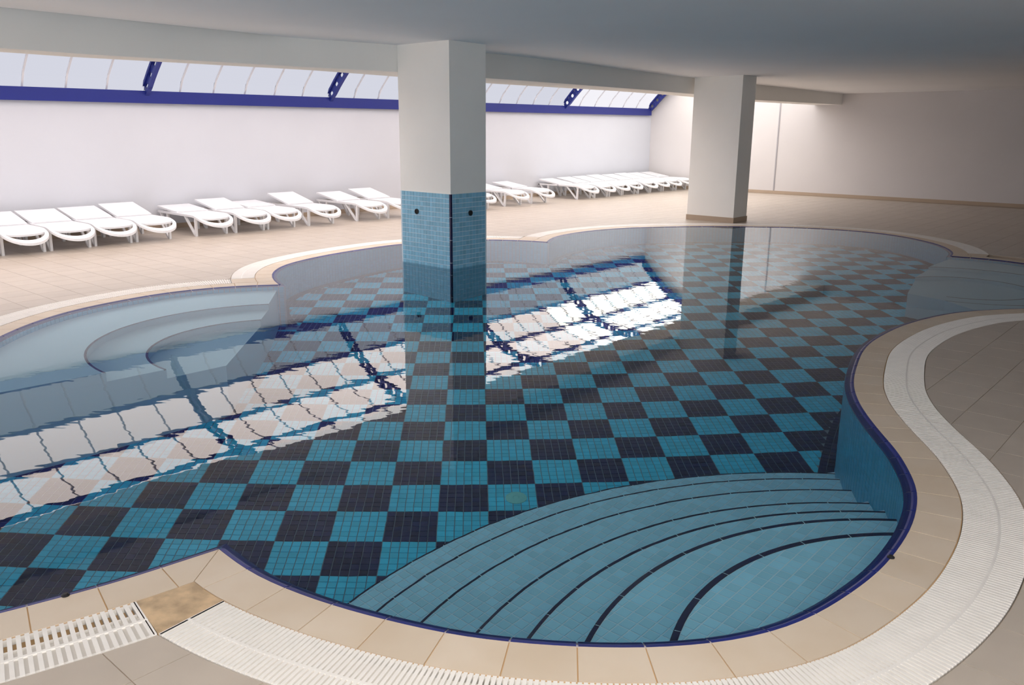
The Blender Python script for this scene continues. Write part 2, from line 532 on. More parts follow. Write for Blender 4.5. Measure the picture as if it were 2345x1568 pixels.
# unseen half of the hall: walls with openings for the added fill-light windows
FT, RU = -12.0, 19.0
for ua, ub, za, zb in ((-0.2, 6.0, -0.1, 3.9), (18.4, 19.2, -0.1, 3.9), (6.0, 18.4, -0.1, 0.45), (6.0, 18.4, 2.55, 3.9)):
    wall('wall_front', W(ua, FT), W(ub, FT), za, zb)
for ta_, tb_, za, zb in ((-12.2, -11.2, -0.1, 3.2), (-3.45, 17.2, -0.1, 3.2), (-11.2, -3.45, -0.1, 0.45), (-11.2, -3.45, 2.55, 3.2)):
    wall('wall_right', W(RU, ta_), W(RU, tb_), za, zb)
def fill_window_row(name, p, d, n, mat, num=8):
    """added fill-light panes in frames from point p along d, n pointing outside"""
    c = p + d * 6.2
    root = empty(name, (c[0], c[1], 0.45), kind='structure')
    inv_w = Matrix.Translation(-Vector((c[0], c[1], 0.45)))
    for k in range(num):
        a0, b0 = 1.55 * k, 1.55 * (k + 1)
        mb = MB()
        for a, b, za, zb in ((a0, a0 + 0.06, 0.45, 2.55), (b0 - 0.06, b0, 0.45, 2.55), (a0 + 0.06, b0 - 0.06, 0.45, 0.51), (a0 + 0.06, b0 - 0.06, 2.49, 2.55)):
            mb.prism([p + d * a + n * 0.02, p + d * b + n * 0.02, p + d * b + n * 0.09, p + d * a + n * 0.09], za, zb)
        o = mb.obj('fill_window_frame', FRAME, root); o.matrix_parent_inverse = inv_w
        mb = MB(); mb.prism([p + d * (a0 + 0.06) + n * 0.05, p + d * (b0 - 0.06) + n * 0.05, p + d * (b0 - 0.06) + n * 0.06, p + d * (a0 + 0.06) + n * 0.06], 0.51, 2.49)
        o = mb.obj('pane', mat, root); o.matrix_parent_inverse = inv_w
fill_window_row('added_fill_window_2', W(6.0, FT), BN, -BD, FILL_PANE)  # both window rows are added, unseen, to brighten pillars, coping and pool
fill_window_row('added_fill_window_3', W(RU, -11.2), BD, BN, FILL_PANE, 5)
cp = [W(5.4, -12.1), W(19.1, -12.1), W(19.1, 17.2), W(5.4, 16.6)]
mb = MB()
mb.add([(p[0], p[1], ceil_z(p)) for p in cp] + [(p[0], p[1], ceil_z(p) + 0.25) for p in cp],
       [(0, 1, 2, 3), (7, 6, 5, 4), (0, 4, 5, 1), (1, 5, 6, 2), (2, 6, 7, 3), (3, 7, 4, 0)])
ceiling = mb.obj('ceiling', CEIL, kind='structure')
bt = [-12.0, -6.0, -3.46, -2.67, -1.49, -0.45, 0.9, 2.33, 3.53, 4.95, 6.96, 9.2, 11.2, 16.0, 16.8]
bu = [5.15, 5.15, 5.19, 5.19, 5.23, 5.38, 5.74, 5.94, 5.97, 5.90, 5.75, 5.62, 5.68, 5.72, 5.72]
bz = [2.50, 2.50, 2.497, 2.49, 2.495, 2.49, 2.48, 2.462, 2.456, 2.455, 2.456, 2.44, 2.40, 2.405, 2.405]
ts = np.linspace(-11.95, 16.75, 60)
rings = []
for t in ts:
    u, z = np.interp(t, bt, bu), np.interp(t, bt, bz)
    rings.append([W3(u, t, z), W3(u, t, 3.3), W3(5.0 if u > 5.5 else u - 0.5, t, 3.62), W3(5.0 if u > 5.5 else u - 0.5, t, z)])
mb = MB(); mb.loft(rings)
beam = mb.obj('ceiling_beam', BEAM, kind='structure')
# skirting on the end wall and the joint line
mb = MB()
a, b = W(0.02, ENDT(0) - 0.012), W(18.9, ENDT(18.9) - 0.012)
mb.prism([a, b, b + BD * 0.02, a + BD * 0.02], DZ, DZ + 0.085)
mb.obj('baseboard_back', SKIRT, kind='structure')
mb = MB()
a, b = W(0.0, -11.9), W(0.0, 16.1)
mb.prism([a, b, b + BN * 0.012, a + BN * 0.012], DZ, DZ + 0.085)
mb.obj('baseboard_left', SKIRT, kind='structure')
mb = MB()
tj = ENDT(4.05)
mb.prism([W(4.04, tj - 0.012), W(4.075, tj - 0.012), W(4.075, tj + 0.01), W(4.04, tj + 0.01)], DZ + 0.085, 3.4)
mb.obj('trim_1', SEAM, kind='structure')

# ------------------------------------------------------------------ skylight
PROF = np.array([(0.0, 2.30), (0.10, 2.36), (0.31, 2.58), (0.64, 2.88), (0.99, 3.15), (1.39, 3.36), (1.8, 3.465), (2.26, 3.51), (3.4, 3.55), (5.05, 3.57)])
class Prof:
    def __init__(s, P):
        C = spline(P, 0.04, 0.06); s.c = Curve(C); s.len = s.c.len
    def at(s, q, d=0.0): return s.c.at(q, d)      # N: (dy,-dx) -> into the room is positive
PF = Prof(PROF)
def s_of_u(u): return float(np.interp(u, PF.c.P[:, 0], PF.c.L))
SKY = empty('window_1', W3(0, 2, BAR_Z0), kind='structure')
SKY['label'] = 'long curved translucent roof light with blue ribs above the white wall'
SKYI = Matrix.Translation(Vector(W3(0, 2, BAR_Z0))).inverted()
def sobj(name, mb, mat, parent=SKY, **k):
    o = mb.obj(name, mat, parent, **k)
    o.matrix_parent_inverse = SKYI
    return o
rib_t = [-11.1, -7.27, -3.45, 0.36, 4.14, 7.97, 11.80, 15.98]
mb = MB()
mb.loft([[W3(-0.02, t, BAR_Z0), W3(0.09, t, BAR_Z0), W3(0.09, t, BAR_Z1), W3(-0.02, t, BAR_Z1)] for t in (-11.9, 16.02)])
sobj('sill_bar', mb, FRAME)
rows = [0.0, s_of_u(0.60), s_of_u(1.22), s_of_u(2.2), PF.len]
for r_ in (1, 2, 3):
    p = PF.at(rows[r_], -0.02)
    mb = MB()
    mb.loft([[W3(p[0] + dx, t, p[1] + dz) for dx, dz in ((-0.035, -0.035), (0.035, -0.035), (0.035, 0.035), (-0.035, 0.035))] for t in (-11.9, 16.05)])
    sobj('purlin', mb, FRAME)
edges_t = [-11.9] + rib_t + [16.16]
for a, b in zip(rib_t, rib_t[1:]):
    n = 6
    tt = np.linspace(a, b, n + 1)
    for k in range(n):
        for r_ in range(4):
            ss = np.linspace(rows[r_], rows[r_ + 1], 5 if r_ < 3 else 3)
            t_a, t_b = tt[k] + 0.008, tt[k + 1] - 0.008
            rings = []
            for s_ in ss:
                p = PF.at(s_, -0.125); q = PF.at(s_, -0.135)
                if s_ == 0.0: p, q = (-0.015, 2.325), (-0.024, 2.325)
                rings.append([W3(p[0], t_a, p[1]), W3(p[0], t_b, p[1]), W3(q[0], t_b, q[1]), W3(q[0], t_a, q[1])])
            mb = MB(); mb.loft(rings)
            tm = 0.5 * (t_a + t_b)
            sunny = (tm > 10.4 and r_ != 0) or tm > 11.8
            sobj('pane', mb, (PANES_SUN if sunny else PANES)[r_])
        if k:
            rings = []
            for s_ in np.linspace(0, PF.len, 20):
                p = PF.at(s_, -0.105); q = PF.at(s_, -0.125)
                if s_ == 0.0: p, q = (0.0, 2.33), (-0.014, 2.33)
                rings.append([W3(p[0], tt[k] - 0.014, p[1]), W3(p[0], tt[k] + 0.014, p[1]), W3(q[0], tt[k] + 0.014, q[1]), W3(q[0], tt[k] - 0.014, q[1])])
            mb = MB(); mb.loft(rings)
            sobj('glazing_bar', mb, GBAR)
# perforated ribs: two chords and a web with round holes
HD = 0.20
RO = -0.12                            # outer chord of the ribs lies just under the sheets
for t in rib_t:
    r_ob = None
    mb = MB()
    for d0, d1 in ((RO, RO + 0.04), (RO + HD - 0.04, RO + HD)):
        rings = []
        for s_ in np.linspace(0.05, PF.len, 30):
            a, b = PF.at(s_, d0), PF.at(s_, d1)
            rings.append([W3(a[0], t - 0.035, a[1]), W3(a[0], t + 0.035, a[1]), W3(b[0], t + 0.035, b[1]), W3(b[0], t - 0.035, b[1])])
        mb.loft(rings)
    rib = sobj('rib', mb, FRAME)
    web = MB()
    nc = 22
    ce = np.linspace(0.05, PF.len, nc + 1)
    for s0, s1 in zip(ce, ce[1:]):
        sm, hs = 0.5 * (s0 + s1), 0.5 * (s1 - s0)
        d0, d1 = RO + 0.035, RO + HD - 0.035
        dm, hd = 0.5 * (d0 + d1), 0.5 * (d1 - d0)
        outer, inner = [], []
        for k in range(12):
            a = 2 * math.pi * k / 12 + math.pi / 12
            c, s_ = math.cos(a), math.sin(a)
            m_ = max(abs(c) / hs, abs(s_) / hd)
            outer.append((sm + c / m_, dm + s_ / m_))
            inner.append((sm + c * 0.046, dm + s_ * 0.046))
        for tt_ in (t - 0.006, t + 0.006):
            v = []
            for q in outer + inner:
                p = PF.at(q[0], q[1]); v.append(W3(p[0], tt_, p[1]))
            web.add(v, [(k, (k + 1) % 12, 12 + (k + 1) % 12, 12 + k) for k in range(12)])
    me = me_new('web', web.v, web.f, FRAME)
    o = link('web', me, rib)

# ------------------------------------------------------------------ pool basin
pool = empty('swimming_pool', (0, 0, 0))
tag(pool, 'freeform indoor pool with turquoise and navy checkered mosaic floor and cobalt rim', 'pool')
DEP = 1.9761
lp0 = loop(0.0)
lpw = loop(-EDGE)
lpb = loop(-EDGE - 0.125)

# coping and blue rim
coping = fill('coping', [loop(RING + 0.001), loop(-0.0005)], DZ - 0.005, CGROUT, pool, thick=0.12)
tips = {}
for a, b in zip(ORDER, ORDER[1:] + ORDER[:1]):
    ta, tb = CUR[a].T[-1], CUR[b].T[0]
    na, nb = CUR[a].N[-1], CUR[b].N[0]
    tip = CUR[b].P[0]
    bis = na + nb; bis /= np.hypot(*bis)
    side = np.array([bis[1], -bis[0]])
    if np.dot(side, tb) < 0: side = -side       # points towards arc b
    tips[(a, b)] = (tip, bis, side)
def strip(cur, s0, s1, d0, d1, n=3):
    ss = np.linspace(s0, s1, n)
    return [cur.at(s, d0) for s in ss] + [cur.at(s, d1) for s in ss[::-1]]
prevo = {b: a for a, b in zip(ORDER, ORDER[1:] + ORDER[:1])}
nexto = {a: b for a, b in zip(ORDER, ORDER[1:] + ORDER[:1])}
def tip_clip(k, poly):
    tip, bis, side = tips[(prevo[k], k)]
    c = CUR[k]
    pc = np.mean(poly, axis=0)
    if np.hypot(*(pc - tip)) < 1.2: poly = clip(poly, tip + side * 0.002, -side)
    if len(poly) >= 3:
        tip, bis, side = tips[(k, nexto[k])]
        if np.hypot(*(pc - tip)) < 1.2: poly = clip(poly, tip - side * 0.002, side)
    return poly
PROFILE = [(0.0, DZ + 0.001), (-0.016, DZ - 0.001), (-0.042, -0.008), (-EDGE, -0.028), (-EDGE, -0.075), (0.0, -0.075)]
PROF_G = [(0.0, DZ - 0.002), (-0.015, DZ - 0.005), (-0.040, -0.013), (-EDGE + 0.004, -0.032), (-EDGE + 0.004, -0.075), (0.0, -0.075)]
for k in ORDER:
    c = CUR[k]
    n = max(4, int(round(c.len / 0.245)))
    ss = np.linspace(0, c.len, n + 1)
    for i in range(n):
        g = 0.0025
        poly = tip_clip(k, strip(c, ss[i] + g, ss[i + 1] - g, 0.001, RING - 0.003, 4))
        if len(poly) >= 3:
            vis = in_view(np.mean(poly, axis=0), DZ)
            mb = MB(); mb.prism(poly, DZ - 0.012, DZ)
            mb.obj('coping_tile', COPING, coping)
        mb = MB()
        g = 0.004
        mb.loft([[(*c.at(s, d), z) for d, z in PROFILE] for s in np.linspace(ss[i] + g, ss[i + 1] - g, 4)])
        mb.obj('edge_tile', BLUE, coping)
    mb = MB()
    mb.loft([[(*c.at(s, d), z) for d, z in PROF_G] for s in np.linspace(0, c.len, 4 * n)])
    mb.obj('edge_grout', WGROUT, coping)
    # blue filler piece on the tip
    j = nexto[k]; d_ = CUR[j]
    A, Bp, T = c.at(c.len, -EDGE), d_.at(0, -EDGE), d_.at(0, 0)
    ta, tb = c.T[-1], d_.T[0]
    den = ta[0] * -tb[1] + ta[1] * tb[0]
    x = ((Bp - A)[0] * -tb[1] + (Bp - A)[1] * tb[0]) / den
    X = A + ta * min(max(x, 0), 0.2)
    mb = MB()
    mb.add([(*T, DZ), (*A, -0.028), (*X, -0.028), (*Bp, -0.028), (*T, -0.075), (*A, -0.075), (*X, -0.075), (*Bp, -0.075)],
           [(0, 1, 2), (0, 2, 3), (1, 5, 6, 2), (2, 6, 7, 3), (4, 5, 1, 0), (4, 0, 3, 7), (4, 7, 6, 5)])
    mb.obj('edge_tile', BLUE, coping)
# two dark studs set in the rim
for p in ((-1.754, 2.957), (1.652, 3.305)):
    mb = MB()
    mb.loft([[(p[0] + r * math.cos(a), p[1] + r * math.sin(a), z) for a in np.linspace(0, 2 * math.pi, 13)[:-1]]
             for r, z in ((0.016, DZ - 0.01), (0.016, DZ + 0.004), (0.009, DZ + 0.010))])
    o = mb.obj('rim_stud', BLACK, coping)
    o['label'] = 'small black stud'

# basin wall
mb = MB()
n = len(lpw)
mb.add([(p[0], p[1], -0.05) for p in lpw] + [(p[0], p[1], -DEP - 0.02) for p in lpw],
       [(i, (i + 1) % n, n + (i + 1) % n, n + i) for i in range(n)])
me = me_new('basin_wall', mb.v, mb.f, PGROUT)
basin = link('basin_wall', me, pool)
mb = MB()
Lw = np.r_[0, np.cumsum(np.hypot(*np.diff(np.vstack([lpw, lpw[:1]]), axis=0).T))]
WX = np.vstack([lpw, lpw[:1]])
nt_ = int(Lw[-1] / 0.06)
sw = np.linspace(0, Lw[-1], nt_ + 1)
zr = np.arange(-0.06, -DEP + 0.05, -0.06)
def wp(s, off=0.0):
    p = np.array([np.interp(s, Lw, WX[:, 0]), np.interp(s, Lw, WX[:, 1])]); return p
for i in range(nt_):
    a, b = wp(sw[i] + 0.003), wp(sw[i + 1] - 0.003)
    d = (b - a) / (np.hypot(*(b - a)) + 1e-9); nn = np.array([-d[1], d[0]]) * 0.004   # into the pool
    a2, b2 = a + nn, b + nn
    for z in zr:
        z1, z0 = z - 0.002, z - 0.058
        mb.add([(*a, z0), (*b, z0), (*b, z1), (*a, z1), (*a2, z0), (*b2, z0), (*b2, z1), (*a2, z1)],
               [(4, 5, 6, 7), (0, 1, 5, 4), (3, 7, 6, 2), (0, 4, 7, 3), (1, 2, 6, 5)])
me = me_new('wall_mosaic', mb.v, mb.f, WTILE)
link('wall_mosaic', me, basin, kind='stuff')

# ---- stairs geometry in the near bay
SC = np.array([1.87, 2.43])
SR = [1.325, 1.685, 1.99, 2.31, 2.70, 3.08, 3.40]
RISE = DEP / 8
near = CUR['near']
wall_near = near.off(-EDGE)
# ---- left and right bays: rounded benches
LB = dict(c=np.array([-2.25, 7.40]), arc='left', rA=1.45, rB=0.98)
# ---- floor
pool_floor = fill('pool_floor', [loop(-EDGE + 0.02)], -DEP - 0.006, PGROUT, pool)
OX, OY, YAW, CELL = -0.161744, 5.555931, 0.0437259, 0.36
ca, sa = math.cos(YAW), math.sin(YAW)
def FG(x, y): return np.array([OX + ca * x - sa * y, OY + sa * x + ca * y])
tl, tcol = [], []
ii = np.arange(-20 * 6, 34 * 6); jj = np.arange(-20 * 6, 28 * 6)
JJ, II = np.meshgrid(jj, ii)
tsz = CELL / 6
cx = (JJ + 0.5) * tsz; cyy = (II + 0.5) * tsz
cen = np.stack([OX + ca * cx - sa * cyy, OY + sa * cx + ca * cyy], -1).reshape(-1, 2)
dark = (((JJ // 6) + (II // 6)) % 2 == 1).reshape(-1)
bb = (cen[:, 0] > -5.2) & (cen[:, 0] < 7.6) & (cen[:, 1] > 2.3) & (cen[:, 1] < 15.9)
cen, dark = cen[bb], dark[bb]
chunks = [inside(lpb, cen[i:i + 4000]) for i in range(0, len(cen), 4000)]
okm = np.concatenate(chunks)
okm &= np.hypot(*(cen - SC).T) > SR[6] - 0.1
cen, dark = cen[okm], dark[okm]
hw = tsz / 2 - 0.0025
EX = np.array([ca, sa]) * hw; EY = np.array([-sa, ca]) * hw
size = np.array([px_size(c, -DEP, tsz) if in_view(c, -DEP * 0.5) else 0 for c in cen])
order = np.argsort(-size)
tile_me = {}
for nm, mt in (('d', DTILEP), ('l', LTILEP)):
    mb = tiles_mesh([[-EX - EY, EX - EY, EX + EY, -EX + EY]], 0, 0.006, 0.03)
    tile_me[nm] = me_new('floor_tile', mb.v, mb.f, mt)
def under_stairs(c): return np.hypot(*(c - SC)) < SR[6] + 0.02
vis = [i for i in order if not under_stairs(cen[i])][:290]
vs = set(vis)
for i in vis:
    link('floor_tile', tile_me['d' if dark[i] else 'l'], pool_floor, (cen[i][0], cen[i][1], -DEP))
for flag, mt in ((True, DTILE), (False, LTILE)):
    idx = [i for i in range(len(cen)) if dark[i] == flag and i not in vs]
    mb = tiles_mesh([[cen[i] - EX - EY, cen[i] + EX - EY, cen[i] + EX + EY, cen[i] - EX + EY] for i in idx], -DEP, 0.006, 0.03)
    me = me_new('floor_mosaic', mb.v, mb.f, mt)
    link('floor_mosaic', me, pool_floor, kind='stuff')
# navy band two tiles wide along the foot of the wall, slightly proud
mb = MB()
for r_ in range(2):
    for i in range(nt_):
        a, b = wp(sw[i] + 0.003), wp(sw[i + 1] - 0.003)
        if under_stairs(a): continue
        d = (b - a) / (np.hypot(*(b - a)) + 1e-9); nn = np.array([-d[1], d[0]])
        q = [a + nn * (0.004 + 0.061 * r_), b + nn * (0.004 + 0.061 * r_), b + nn * (0.061 + 0.061 * r_), a + nn * (0.061 + 0.061 * r_)]
        mm = tiles_mesh([q], -DEP + 0.012, 0.02, 0.02)
        mb.add(mm.v, mm.f)
me = me_new('border_mosaic', mb.v, mb.f, DTILE)
link('border_mosaic', me, pool_floor, kind='stuff')
# pale round inlet cover on the floor
mb = MB()
pc = (0.038, 5.729)
mb.loft([[(pc[0] + r * math.cos(a), pc[1] + r * math.sin(a), -DEP + z) for a in np.linspace(0, 2 * math.pi, 21)[:-1]]
         for r, z in ((0.08, 0.0), (0.08, 0.006), (0.06, 0.012), (0.025, 0.012), (0.02, 0.008))])
o = mb.obj('inlet_cover', INLET, pool_floor)
o['label'] = 'pale round inlet cover'

# ---- stairs
def step_poly(R, extra=0.0):
    """bay region inside the circle R (against the wall), as an ordered polygon"""
    d = np.hypot(*(wall_near - SC).T)
    half = wall_near[: int(9.2 / 0.03)]
    dd = d[: len(half)]
    idx = np.where(dd < R)[0]
    i0, i1 = idx[0], idx[-1]
    pts = [wall_near[i] for i in range(max(i0 - 1, 0), i1 + 2)]
    a0 = math.atan2(*(pts[-1] - SC)[::-1]); a1 = math.atan2(*(pts[0] - SC)[::-1])
    while a1 < a0: a1 += 2 * math.pi
    arc = [SC + R * np.array([math.cos(a), math.sin(a)]) for a in np.linspace(a0, a1, 60)]
    return pts, arc, a0, a1
stairs = empty('stairs', (1.0, 3.4, -1.2)); stairs.parent = pool
SI = Matrix.Translation(Vector((1.0, 3.4, -1.2))).inverted()
STEP_Z = [-RISE * (i + 1) for i in range(7)]
tt_all = []
th = math.atan2(BD[1], BD[0])
ex, ey = BD, np.array([-BD[1], BD[0]])
steps = []
for i in range(7):
    pts, arc, a0, a1 = step_poly(SR[i])
    mb = MB()
    poly = [p for p in pts] + arc[1:-1]
    mb.prism(poly, STEP_Z[i] - RISE - 0.01, STEP_Z[i] - 0.004)
    st = mb.obj('step', SGROUT, stairs)
    steps.append(st)
    # nosing pieces
    L = (a1 - a0) * SR[i]
    n = max(4, int(round(L / 0.26)))
    aa = np.linspace(a0, a1, n + 1)
    nw_ = [0.026, 0.019, 0.014, 0.011, 0.010, 0.009, 0.008][i]
    for k in range(n):
        rr = []
        g = 0.0035 / SR[i]
        for a in np.linspace(aa[k] + g, aa[k + 1] - g, 5):
            e = np.array([math.cos(a), math.sin(a)])
            rr.append([(*(SC + e * (SR[i] - nw_)), STEP_Z[i] + 0.001), (*(SC + e * (SR[i] + 0.003)), STEP_Z[i] - 0.001),
                       (*(SC + e * (SR[i] + 0.003)), STEP_Z[i] - 0.03), (*(SC + e * (SR[i] - nw_)), STEP_Z[i] - 0.03)])
        mb = MB(); mb.loft(rr)
        mb.obj('nosing_tile', NAVY, st)
    # tread tiles
    ts_ = 0.06
    wl = np.array(pts)
    wn = []
    Rin = (SR[i - 1] - 0.03) if i else 0.0
    lim = SR[i] - nw_ - 0.003
    lo = np.min(np.array(poly), axis=0) - 0.1; hi = np.max(np.array(poly), axis=0) + 0.1
    rad = int(SR[i] / ts_) + 2
    P_ = np.array(poly)
    cs = np.array([SC + ex * (x + 0.5) * ts_ + ey * (y + 0.5) * ts_ for x in range(-rad, rad) for y in range(-rad, rad)])
    r_ = np.hypot(*(cs - SC).T)
    keep = (r_ < lim + 0.04) & (r_ > Rin - 0.03)
    cs = cs[keep]
    dn = np.array([np.min(np.hypot(*(wl - c).T)) for c in cs]); inn = inside(P_, cs)
    for c, dm, io in zip(cs, dn, inn):
        if not io and dm > 0.045 and np.hypot(*(c - SC)) < lim - 0.05: continue
        if not io and dm > 0.045: 
            if not inside(P_, c + (SC - c) / np.hypot(*(SC - c)) * 0.06)[0]: continue
        h_ = ts_ / 2 - 0.0028
        q = [c - ex * h_ - ey * h_, c + ex * h_ - ey * h_, c + ex * h_ + ey * h_, c - ex * h_ + ey * h_]
        e = (c - SC) / (np.hypot(*(c - SC)) + 1e-9)
        if np.hypot(*(c - SC)) > lim - 0.05: q = clip(q, SC + e * lim, e)
        if len(q) >= 3 and dm < 0.06:
            m_ = int(np.argmin(np.hypot(*(wall_near - c).T)))
            q = clip(q, wall_near[m_] - near.N[m_] * 0.004, near.N[m_])
        if len(q) < 3: continue
        tt_all.append((px_size(c, STEP_Z[i], ts_) if in_view(c, STEP_Z[i] * 0.6) else 0, i, q))
tt_all.sort(key=lambda a: -a[0])
for s_, i, q in tt_all[:290]:
    mb = tiles_mesh([q], STEP_Z[i], 0.006, 0.03)
    obj('tread_tile', mb.v, mb.f, STILEP, steps[i])
for i in range(7):
    mb = tiles_mesh([q for s_, k, q in tt_all[290:] if k == i], STEP_Z[i], 0.006, 0.03)
    if mb.v:
        me = me_new('tread_mosaic', mb.v, mb.f, STILE)
        link('tread_mosaic', me, steps[i], kind='stuff')
bpy.context.view_layer.update()
stairs.location = (0, 0, 0)

# ---- rounded benches in the left and the right bay
def bench(c, wallpts, rA, rB, a0, a1, ea0, ea1, eb0, eb1, close):
    """wallpts ordered from angle a0 to a1 around c"""
    N = 50
    ang = np.unwrap(np.array([math.atan2(*(p - c)[::-1]) for p in wallpts]))
    rad = np.array([np.hypot(*(p - c)) for p in wallpts])
    o_ = np.argsort(ang)
    def wallat(a): r = np.interp(a, ang[o_], rad[o_]); return c + r * np.array([math.cos(a), math.sin(a)])
    pol = lambda r, a: c + r * np.array([math.cos(a), math.sin(a)])
    W_ = [wallat(a) for a in np.linspace(a0, a1, N)]
    A_ = [pol(rA, a) for a in np.linspace(ea0, ea1, N)]
    B_ = [pol(rB, a) for a in np.linspace(eb0, eb1, N)]
    grp = empty('bench', (c[0], c[1], -1.0)); grp.parent = pool
    inv = Matrix.Translation(-Vector((c[0], c[1], -1.0)))
    def ring(o1, o2, z):
        mb = MB()
        mb.loft([[(*p, -DEP), (*p, z), (*q, z), (*q, -DEP)] for p, q in zip(o1, o2)])
        o = mb.obj('bench_step', BENCH, grp); o.matrix_parent_inverse = inv
        edge = MB()
        edge.loft([[(*q, z + 0.002), (*(q + (p - q) / np.hypot(*(p - q)) * 0.02), z + 0.002), (*(q + (p - q) / np.hypot(*(p - q)) * 0.02), z - 0.02), (*q, z - 0.02)] for p, q in zip(o1, o2)])
        edge.obj('bench_nosing', NAVY, o)
    ring(W_, A_, -RISE); ring(A_, B_, -2 * RISE)
    mb = MB(); mb.prism(B_ + close, -DEP, -3 * RISE)
    o = mb.obj('bench_step', BENCH, grp); o.matrix_parent_inverse = inv
R = math.radians
cl = LB['c']
wl = [p for p in CUR['left'].off(-EDGE)]
def ang(p, c): return math.atan2(p[1] - c[1], p[0] - c[0]) % (2 * math.pi)
bench(cl, wl, 1.45, 0.98, ang((-2.70, 9.45), cl), ang((-3.95, 5.50), cl), ang((-2.61, 8.81), cl), ang((-3.30, 6.10), cl),
      ang((-2.56, 8.33), cl), ang((-2.93, 6.48), cl), [np.array((-2.47, 6.98))])
cr_ = np.array([5.6, 10.25])
wr = [p for p in near.off(-EDGE)[int(10.2 / 0.03):]]
def ang2(p): return math.atan2(p[1] - cr_[1], p[0] - cr_[0])
bench(cr_, wr, 1.28, 0.75, ang2((4.72, 8.35)), ang2((6.30, 12.0)), ang2((4.82, 9.2)), ang2((5.75, 11.5)), ang2((5.1, 9.7)), ang2((5.3, 10.95)), [np.array((4.83, 10.1))])

# ------------------------------------------------------------------ water
water = fill('pool_water', [loop(-0.018)], 0.0, WATER)
tag(water, 'still clear pool water mirroring the roof light and the two pillars', 'water', kind='stuff')
for p in water.data.polygons: p.use_smooth = True

# ------------------------------------------------------------------ overflow gratings along the coping
trough = fill('gutter', [loop(RING + GRAT + 0.001), loop(RING - 0.001)], -0.09, TROUGH, pool)
def grating(k, s0, s1, pitch, label, single=300, slw=0.6, plate=0.05):
    c = CUR[k]
    mid = c.at((s0 + s1) / 2, RING + GRAT / 2)
    root = empty('overflow_grating', (mid[0], mid[1], DZ))
    tag(root, label, 'grating', 'white overflow gratings around the pool')
    inv = Matrix.Translation(-Vector((mid[0], mid[1], DZ)))
    off = RING + GRAT / 2
    # arc length measured on the middle line
    ss = np.linspace(s0, s1, 800)
    Pm = np.array([c.at(s, off) for s in ss])
    Lm = np.r_[0, np.cumsum(np.hypot(*np.diff(Pm, axis=0).T))]
    n = int(Lm[-1] / pitch)
    if n < 1: return
    sl = np.interp((np.arange(n) + 0.5) * Lm[-1] / n, Lm, ss)
    items = []
    for s in sl:
        a, b = c.at(s, RING + 0.004), c.at(s, RING + GRAT - 0.004)
        d = (b - a) / np.hypot(*(b - a)); w = np.array([-d[1], d[0]]) * pitch * slw / 2
        items.append((px_size(a, DZ, 0.1) if in_view(a, DZ) or in_view(b, DZ) else 0, [a - w, b - w, b + w, a + w]))
    items.sort(key=lambda x: -x[0])
    for q in items[:single]:
        mb = MB(); mb.prism(q[1], DZ - 0.018, DZ + 0.002)
        o = mb.obj('slat', SLAT, root); o.matrix_parent_inverse = inv
    rest = MB()
    for q in items[single:]: rest.prism(q[1], DZ - 0.018, DZ + 0.002)
    if rest.v:
        o = rest.obj('slats', SLAT, root, kind='stuff'); o.matrix_parent_inverse = inv
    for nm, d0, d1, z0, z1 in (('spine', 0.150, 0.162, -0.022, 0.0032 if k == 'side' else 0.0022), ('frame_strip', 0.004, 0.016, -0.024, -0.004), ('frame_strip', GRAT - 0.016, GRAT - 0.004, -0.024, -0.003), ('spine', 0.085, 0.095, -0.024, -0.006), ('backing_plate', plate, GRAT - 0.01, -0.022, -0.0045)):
        mb = MB()
        mb.loft([[(*c.at(s, RING + d0), DZ + z0), (*c.at(s, RING + d0), DZ + z1), (*c.at(s, RING + d1), DZ + z1), (*c.at(s, RING + d1), DZ + z0)]
                 for s in np.linspace(s0, s1, max(6, int((s1 - s0) / 0.08)))])
        o = mb.obj(nm, PLATE if nm == 'backing_plate' else SLAT, root); o.matrix_parent_inverse = inv
    for s in (s0, s1):
        e = 0.009 if s == s0 else -0.009
        mb = MB(); mb.prism([c.at(s, RING + 0.004), c.at(s, RING + GRAT - 0.004), c.at(s + e, RING + GRAT - 0.004), c.at(s + e, RING + 0.004)], DZ - 0.04, DZ + 0.002)
        o = mb.obj('end_strip', SLAT, root); o.matrix_parent_inverse = inv
